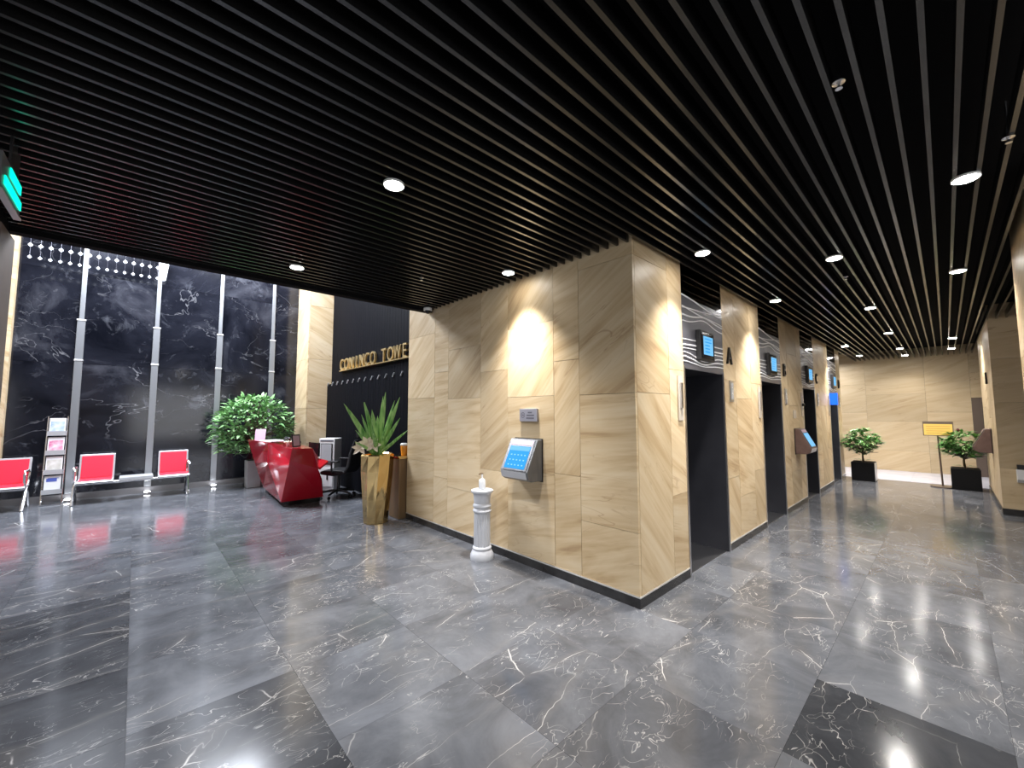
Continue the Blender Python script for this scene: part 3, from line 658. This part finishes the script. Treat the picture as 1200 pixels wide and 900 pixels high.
# white cabinet and office chair
wb = thing('white_cabinet', 'white appliance cabinet with grey panel behind the office chair', 'cabinet', (3.03, 8.85, 0), -.85)
box('body', M['white'], wb, -.17, .17, -.14, .14, .02, 1.08, .01); box('panel_frame', M['black'], wb, -.125, .125, -.152, -.1405, .56, .98, .004); box('panel', M['grey'], wb, -.11, .11, -.158, -.1525, .575, .965); box('top_slot', M['engraved'], wb, -.14, .14, -.145, -.1405, 1.02, 1.045)
box('lower_door', M['white'], wb, -.15, .15, -.152, -.1405, .10, .48, .004); box('handle', M['black'], wb, .02, .05, -.160, -.1525, .24, .40); box('foot', M['black'], wb, -.16, .16, -.13, .13, 0, .02)
oc = thing('office_chair', 'black high backed office chair behind the reception desk', 'chair', (2.93, 8.06, 0), math.radians(130))
for k in range(5):
    a = 2*PI*k/5+.3; c_, s_ = math.cos(a), math.sin(a)
    lg = G().tube([(0, 0, .13), (.15*c_, .15*s_, .12), (.31*c_, .31*s_, .085)], [.03, .024, .018], 8).out('base_leg', M['black'], oc, smooth=True)
    G().lathe([(.015, -.018), (.03, -.014), (.03, .014), (.015, .018)], 12).out('caster', M['black_gloss'], lg, loc=(.31*c_, .31*s_, .031)).rotation_euler = (PI/2, 0, a)
G().tube([(0, 0, .10), (0, 0, .42)], .028, 10).out('gas_lift', M['black_gloss'], oc, smooth=True)
G().prism([(-.25, .46), (-.27, .50), (-.20, .53), (.16, .53), (.25, .50), (.24, .45), (.0, .42)], -.25, .25, 'y').out('seat', M['leather'], oc, bevel=.035)
G().prism([(-.22, .50), (-.28, .62), (-.32, .85), (-.42, 1.10), (-.46, 1.10), (-.38, .85), (-.34, .60), (-.27, .48)], -.24, .24, 'y').out('backrest', M['fabric_black'], oc, bevel=.03)
G().prism([(-.42, 1.12), (-.40, 1.22), (-.44, 1.26), (-.48, 1.22), (-.47, 1.12)], -.15, .15, 'y').out('headrest', M['leather'], oc, bevel=.02)
for s in (-1, 1):
    a_ = G().tube([(-.02, s*.24, .47), (-.02, s*.29, .50), (-.02, s*.29, .68)], .018, 8).out('arm_post', M['black'], oc, smooth=True); box('arm_pad', M['leather'], a_, -.16, .14, s*.29-.04, s*.29+.04, .68, .715, .012)

# ------------------------------------------------------------------ plants
def bush(t, c, rx, ry, rz, n, L, W, m, seed, name='foliage', flat=.35):
    r = random.Random(seed); g = G(); br = []
    for i in range(n):
        while True:
            v = Vector((r.uniform(-1, 1), r.uniform(-1, 1), r.uniform(-flat, 1)))
            if .25 < v.length < 1: break
        v = v*(v.length**-.45)*.98 if v.length > .05 else v
        if v.length > 1: v.normalize()
        p = Vector((c[0]+v.x*rx, c[1]+v.y*ry, c[2]+v.z*rz))
        d = Vector((v.x+r.uniform(-.5, .5), v.y+r.uniform(-.5, .5), .25+r.uniform(-.35, .5)))
        g.leaf(p, d, Vector((r.uniform(-.4, .4), r.uniform(-.4, .4), 1)), L*r.uniform(.7, 1.25), W*r.uniform(.8, 1.2), r.uniform(.1, .5), 3)
        if i % 25 == 0: br.append(p)
    f = stuff(g.out(name, m, t))
    return br
# big light green bush behind the desk in a white pot
bt = thing('potted_tree', 'large bushy light green plant in a white pot behind the red desk', 'plant', (1.94, 10.42, 0))
G().prism([(-.125, -.125), (.125, -.125), (.125, .125), (-.125, .125)], 0, .58, 'z').out('pot', M['pot_white'], bt, bevel=.012)
for v in bt.children[0].data.vertices:
    if v.co.z > .3: v.co.x *= 1.12; v.co.y *= 1.12
box('soil', M['soil'], bt, -.11, .11, -.11, .11, .578, .588)
G().tube([(0, 0, .55), (.02, 0, .9), (0, .02, 1.3)], [.035, .03, .022], 8).out('trunk', M['bark'], bt, smooth=True)
br = bush(bt, (-.0, -.0, 1.26), .77, .50, .76, 1500, .15, .062, M['leaf_bush'], 3, flat=.62)
g = G()
for p_ in br: g.tube([(0, 0, 1.0), Vector(p_)*.5+Vector((0, 0, .55)), p_], [.012, .008, .004], 5)
stuff(g.out('branches', M['bark'], bt))
# tall faceted gold planter with sword leaves
gp = thing('gold_planter', 'tall faceted gold planter standing beside the stone wall corner', 'planter', (2.67, 5.82, 0))
def oct_(f): return 1
g = G(); n = 9
prof = [(.172, 0), (.198, .35), (.230, .75), (.238, .98), (.22, 1.0), (.20, .985), (.19, .93)]
rings = []
for j, (r, z) in enumerate(prof):
    rings.append([g.b.verts.new((r*math.cos(2*PI*(k+.35*(z))/n), r*math.sin(2*PI*(k+.35*z)/n), z)) for k in range(n)])
for a, b in zip(rings, rings[1:]):
    for k in range(n):
        g.b.faces.new((a[k], a[(k+1) % n], b[(k+1) % n])); g.b.faces.new((a[k], b[(k+1) % n], b[k]))
g.b.faces.new(rings[0][::-1]); g.b.faces.new(rings[-1]); g.out('pot', M['gold'], gp)
G().lathe([(.18, .931), (.17, .945), (.05, .955)], 14).out('soil', M['soil'], gp)
sp = thing('sword_leaf_plant', 'spiky sword leaved green plant growing in the gold planter', 'plant', (2.67, 5.82, .94))
r = random.Random(5)
def sword(d, L, W, arch):
    g = G(); d = Vector(d).normalized(); side = d.cross(Vector((.62, .72, .1))).normalized(); nr = side.cross(d); rows = []
    for i in range(7):
        t = i/6; wv = W*(.55+1.4*t-1.95*t*t*t)*.5 if i < 6 else .002
        c = Vector((0, 0, 0))+d*(.02+L*t)+Vector((d.x, d.y, -.5))*arch*L*t*t
        th = .003
        rows.append([g.b.verts.new(c-side*wv+nr*.25*wv), g.b.verts.new(c-nr*th), g.b.verts.new(c+side*wv+nr*.25*wv), g.b.verts.new(c+nr*th)])
    for a, b in zip(rows, rows[1:]):
        for k in range(4): g.b.faces.new((a[k], a[(k+1) % 4], b[(k+1) % 4], b[k]))
    g.b.faces.new(rows[0]); g.b.faces.new(rows[-1]); return g.out('leaf', M['blade'], sp, smooth=False)
R = Vector((math.sin(yaw), -math.cos(yaw), 0)); Fd = Vector((math.cos(yaw), math.sin(yaw), 0))
for lx, lz, L, W, ar, dp in ((-.50, .9, .95, .080, .05, -.1), (-.42, 1, .70, .05, .02, .1), (-.28, .95, .88, .065, .03, .1), (-.20, 1, .85, .075, .0, -.15), (-.03, 1, .74, .095, .0, -.3), (.06, 1, .92, .065, 0, .05), (.14, 1, .99, .075, 0, -.1), (.22, 1, .9, .055, .02, .2), (.36, 1, .97, .07, .02, -.05),
        (.45, .8, .72, .06, .08, -.2), (.55, .6, .58, .045, .10, .1), (-.55, .75, .52, .045, .08, .0), (-.35, .6, .42, .05, .25, -.5), (.1, .8, .55, .07, .1, -.6), (.45, .5, .45, .045, .2, -.3), (-.12, 1, .55, .07, .0, .3), (.02, 1, .62, .085, 0, -.1), (.28, .8, .5, .06, .1, -.35), (.3, 1, .75, .05, 0, .2), (-.33, 1, .6, .055, .02, -.2)):
    sword(R*lx+Fd*dp+Vector((0, 0, lz)), L*.98, W, ar)
ro = thing('beige_rosette', 'pale beige flower rosette at the left rim of the gold planter', 'flowers', (2.55, 5.86, 1.03))
for a_ in range(3):
    cx = Vector((0, 0, 0))+R*(-.10+.10*a_)+Vector((0, 0, (.06, .13, .10)[a_]))-Fd*.05
    for k in range(6):
        an = k*1.05+a_
        d = R*math.cos(an)-Fd*.35+Vector((0, 0, math.sin(an)*.8+.2))
        G().leaf(cx, d, -Fd+Vector((0, 0, .4)), .13, .07, .05, 3, .3).out('petal', M['rosette'], ro)
# bronze bin with a drink on it
bn = thing('bronze_bin', 'narrow bronze bin behind the gold planter at the wall corner', 'bin', (3.07, 5.875, 0))
box('body', M['bronze'], bn, -.10, .10, -.17, .15, 0, .90, .008); box('lid', M['gold'], bn, -.11, .11, -.18, .16, .90, .945, .006)
gl = thing('drink_glass', 'small amber drink glass with white rim on the bronze bin', 'glass', (3.10, 5.80, .946))
G().lathe([(.045, 0), (.058, .12), (.056, .15)], 14).out('drink', M['amber'], gl, smooth=True); G().lathe([(.056, .151), (.062, .17), (.05, .185)], 14).out('foam', M['white'], gl, smooth=True)

def round_bush(loc, label, seed, side=True):
    t = thing('potted_shrub', label, 'plant', loc, group='shrubs in black pots')
    G().box(-.21, .21, -.21, .21, 0, .43).out('pot', M['pot_black'], t, bevel=.006)
    if side: box('lit_side', M['silver'], t, -.20, .20, -.2145, -.2105, .02, .42)  # silver sheet paints the pot's lit side lighter
    box('soil', M['soil'], t, -.195, .195, -.195, .195, .425, .437)
    G().tube([(0, 0, .42), (.015, .01, .56), (0, 0, .72)], [.022, .018, .014], 8).out('trunk', M['bark'], t, smooth=True)
    g = G(); r = random.Random(seed)
    for k in range(16):
        a = r.uniform(0, 2*PI); e = Vector((.3*math.cos(a), .3*math.sin(a), r.uniform(.66, .95))); g.tube([(0, 0, .62), e*.5+Vector((0, 0, .33)), e], [.01, .008, .004], 5)
    stuff(g.out('branches', M['bark'], t))
    g = G()
    for k in range(150):                          # whorls of long leaves at the twig ends
        a = r.uniform(0, 2*PI); q = math.sqrt(r.random()); el = (1-q*q)**.5
        c = Vector((.33*q*math.cos(a), .33*q*math.sin(a), (.86+.35*el*r.uniform(-.75, 1.0))))
        for j in range(9):
            b = j*.7+r.uniform(-.3, .3); o_ = Vector((math.cos(a)*q, math.sin(a)*q, .35))
            g.leaf(c, Vector((math.cos(b), math.sin(b), r.uniform(-.2, .7)))+o_*.7, Vector((0, 0, 1)), r.uniform(.10, .165), r.uniform(.038, .055), r.uniform(.1, .45), 3)
    stuff(g.out('foliage', M['leaf_dark'], t))
    g = G()
    for k in range(9):
        b = k*.7; g.leaf(Vector((.08*math.cos(b), .08*math.sin(b), .47)), Vector((math.cos(b), math.sin(b), .3)), Vector((0, 0, 1)), .14, .04, .2, 3)
    stuff(g.out('low_leaves', M['leaf_dark'], t)); return t
round_bush((12.72, 1.40, 0), 'round leafy shrub in a black cube pot beside the last elevator', 11)
b2 = round_bush((12.75, -.21, 0), 'round leafy shrub in a black cube pot behind the yellow notice stand', 12, False)
b2['label'] = 'round leafy shrub in a black cube pot right of the yellow notice stand'
G().lathe([(.004, -.03), (.03, 0), (.022, .03), (.004, .045)], 8).out('bud', M['bud'], b2, loc=(-.1, .06, 1.22))

# notice stand
ns = thing('notice_stand', 'metal notice stand with yellow sign before the end wall', 'notice stand', (12.72, .13, 0), 0)
G().lathe([(.19, 0), (.19, .018), (.03, .03)], 24).out('base_plate', M['brown_frame'], ns, smooth=True); G().tube([(0, 0, .02), (0, .02, 1.10)], .016, 10).out('pole', M['brown_frame'], ns, smooth=True)
fb = box('frame', M['brown_frame'], ns, -.012, .012, -.22, .24, 1.09, 1.40, .004)
box('yellow_sheet', M['orange'], fb, -.016, -.0125, -.205, .225, 1.105, 1.345)
for k, (a, b) in enumerate(((-.17, .19), (-.17, .19), (-.17, .19), (-.05, .19))): box('print_line', M['notice_print'], fb, -.018, -.0155, a, b, 1.29-.048*k, 1.296-.048*k)

# ------------------------------------------------------------------ wall terminals, plaque, pedestal
def terminal(loc, rz, label, mbody, lit=True):
    t = thing('wall_terminal', label, 'terminal', loc, rz, group='sloping touch screen terminals')   # local: back on +x side (x=0), faces -x, y = width, z up
    G().prism([(0, 0), (-.155, .0), (-.205, .03), (-.225, .10), (-.065, .42), (0, .42)], -.20, .20, 'y').out('body', mbody, t, bevel=.008)
    L = math.hypot(.16, .32); ang = math.atan2(.16, .32)
    ft = Matrix.Translation((-.225, 0, .10)) @ Matrix.Rotation(ang, 4, 'Y')     # local z runs up the slope
    box('back_plate', M['black'], t, -.001, .006, -.206, .206, -.012, .428)
    G().box(-.006, .001, -.178, .178, .012, L-.012, ft).out('bezel', mbody if mbody == M['kiosk'] else M['black'], t)
    G().box(-.009, -.0055, -.165, .165, L-.070, L-.02, ft).out('notice_strip', M['pink'] if lit else M['kiosk_brown'], t)
    s = G().box(-.009, -.0055, -.150, .150, .028, L-.085, ft).out('screen', (M['screen'] if mbody == M['kiosk'] else M['screen_light']) if lit else M['black_gloss'], t)
    if lit: G().box(-.0105, -.0085, -.145, .145, L-.135, L-.09, ft).out('screen_header', M['screen_light'], s)
    for i in range(5 if lit else 0):
        for j in range(3): G().box(-.0105, -.0085, -.115+.05*i, -.095+.05*i, .06+.055*j, .072+.055*j, ft).out('key', M['screen_text'], s)
    G().prism([(-.21, .032), (-.228, .098), (-.231, .098), (-.214, .03)], -.185, .185, 'y').out('lower_lip', M['silver'] if lit else M['kiosk_brown'], t)
    return t
terminal((XW-.008, 3.055, .905), 0, 'grey touch screen terminal with blue display on the stone wall beside the white pedestal', M['kiosk'])
terminal((8.44, YW-.008, .90), PI/2, 'brown touch screen terminal on the pier between elevators B and C', M['kiosk_brown'])
terminal((11.25, -.522, .88), -PI/2, 'brown terminal on the right hand stone pier near the corridor end', M['kiosk_brown'], False)
tb = thing('wall_box', 'small white box with black top on the right pier at the picture edge', 'box', (10.03, -.80, .52))
G().prism([(0, 0), (-.07, .0), (-.12, .05), (-.09, .20), (0, .20)], -.11, .11, 'y').out('body', M['white'], tb, bevel=.006); box('black_top', M['black'], tb, -.085, 0, -.10, .10, .2005, .27, .006)
pq = thing('wall_plaque', 'small blue grey plaque on the stone wall above the terminal', 'plaque', (XW, 3.04, 1.51))
box('plate', M['plaque'], pq, -.028, 0, -.128, .128, 0, .135, .003)
g = G()
for k in range(20):
    a0, a1 = 2*PI*k/20, 2*PI*(k+1)/20; P = lambda a, r: (-.0285, .075+r*math.cos(a), .068+r*math.sin(a))
    g.poly([P(a0, .030), P(a1, .030), P(a1, .024), P(a0, .024), tuple(Vector(P(a0, .030))-Vector((.001, 0, 0))), tuple(Vector(P(a1, .030))-Vector((.001, 0, 0))), tuple(Vector(P(a1, .024))-Vector((.001, 0, 0))), tuple(Vector(P(a0, .024))-Vector((.001, 0, 0)))], [(4, 5, 6, 7), (0, 1, 5, 4), (1, 2, 6, 5), (2, 3, 7, 6), (3, 0, 4, 7)])
g.box(-.0295, -.0284, .060, .090, .064, .072); g.out('round_symbol', M['engraved'], pq)
for z, a, b in ((.095, -.06, .0), (.065, -.09, .02), (.035, -.09, .025)): box('text_line', M['engraved'], pq, -.0292, -.0281, a, b, z-.007, z+.007)
pd = thing('pedestal', 'white fluted classical column pedestal on the floor beside the stone wall', 'pedestal', (2.88, 3.585, 0))
G().lathe([(.128, 0), (.130, .02), (.128, .05), (.112, .085), (.098, .105)], 28).out('base', M['white_stone'], pd, smooth=True)
G().lathe([(.10, .1055), (.106, .12), (.10, .135), (.092, .14)], 28).out('lower_ring', M['white_stone'], pd, smooth=True)
def flute(f): return 1-.055*(math.cos(f*2*PI*18) > .2)
G().lathe([(.092, .141), (.090, .50)], 108, radf=flute).out('fluted_shaft', M['white_stone'], pd)
G().lathe([(.088, .501), (.098, .505), (.104, .52), (.098, .535), (.088, .545), (.10, .56), (.104, .575), (.098, .59), (.09, .60)], 28).out('collar', M['white_stone'], pd, smooth=True)
G().lathe([(.09, .601), (.096, .68), (.104, .71), (.122, .722), (.124, .742), (.114, .748)], 28).out('capital', M['white_stone'], pd, smooth=True)
bo = thing('pump_bottle', 'white sanitizer bottle with pump on top of the white pedestal', 'bottle', (2.88, 3.585, .748))
G().lathe([(.036, 0), (.038, .01), (.038, .095), (.026, .115), (.014, .12)], 18).out('bottle_body', M['skin_white'], bo, smooth=True)
G().tube([(0, 0, .12), (0, 0, .17)], .010, 8).out('neck', M['white'], bo); G().tube([(.01, .0, .172), (-.03, -.0, .176), (-.045, 0, .168)], .008, 8).out('pump', M['bronze'], bo)
# small fittings on the pier between elevators B and C
cm = thing('wall_sensor', 'tiny dark sensor on the pier just left of elevator C', 'sensor', (8.86, YW, 1.74)); G().lathe([(.03, 0), (.03, .03), (.012, .05)], 12).out('body', M['black'], cm, smooth=True).rotation_euler = (PI/2, 0, 0)
rp = thing('wall_plate', 'small faint plate on the pier above the brown terminal', 'plate', (8.32, YW, 1.57)); box('plate', M['clear'], rp, -.09, .09, -.01, 0, -.07, .07, .003)
lt = text_mesh('wall_letter', 'A', .30, .012, M['letter'], sx=.8); tag(lt, 'black raised letter on the right hand stone pier', 'letter'); lt.rotation_euler = (PI/2, 0, PI); lt.location = (11.05, -.517, 2.10)
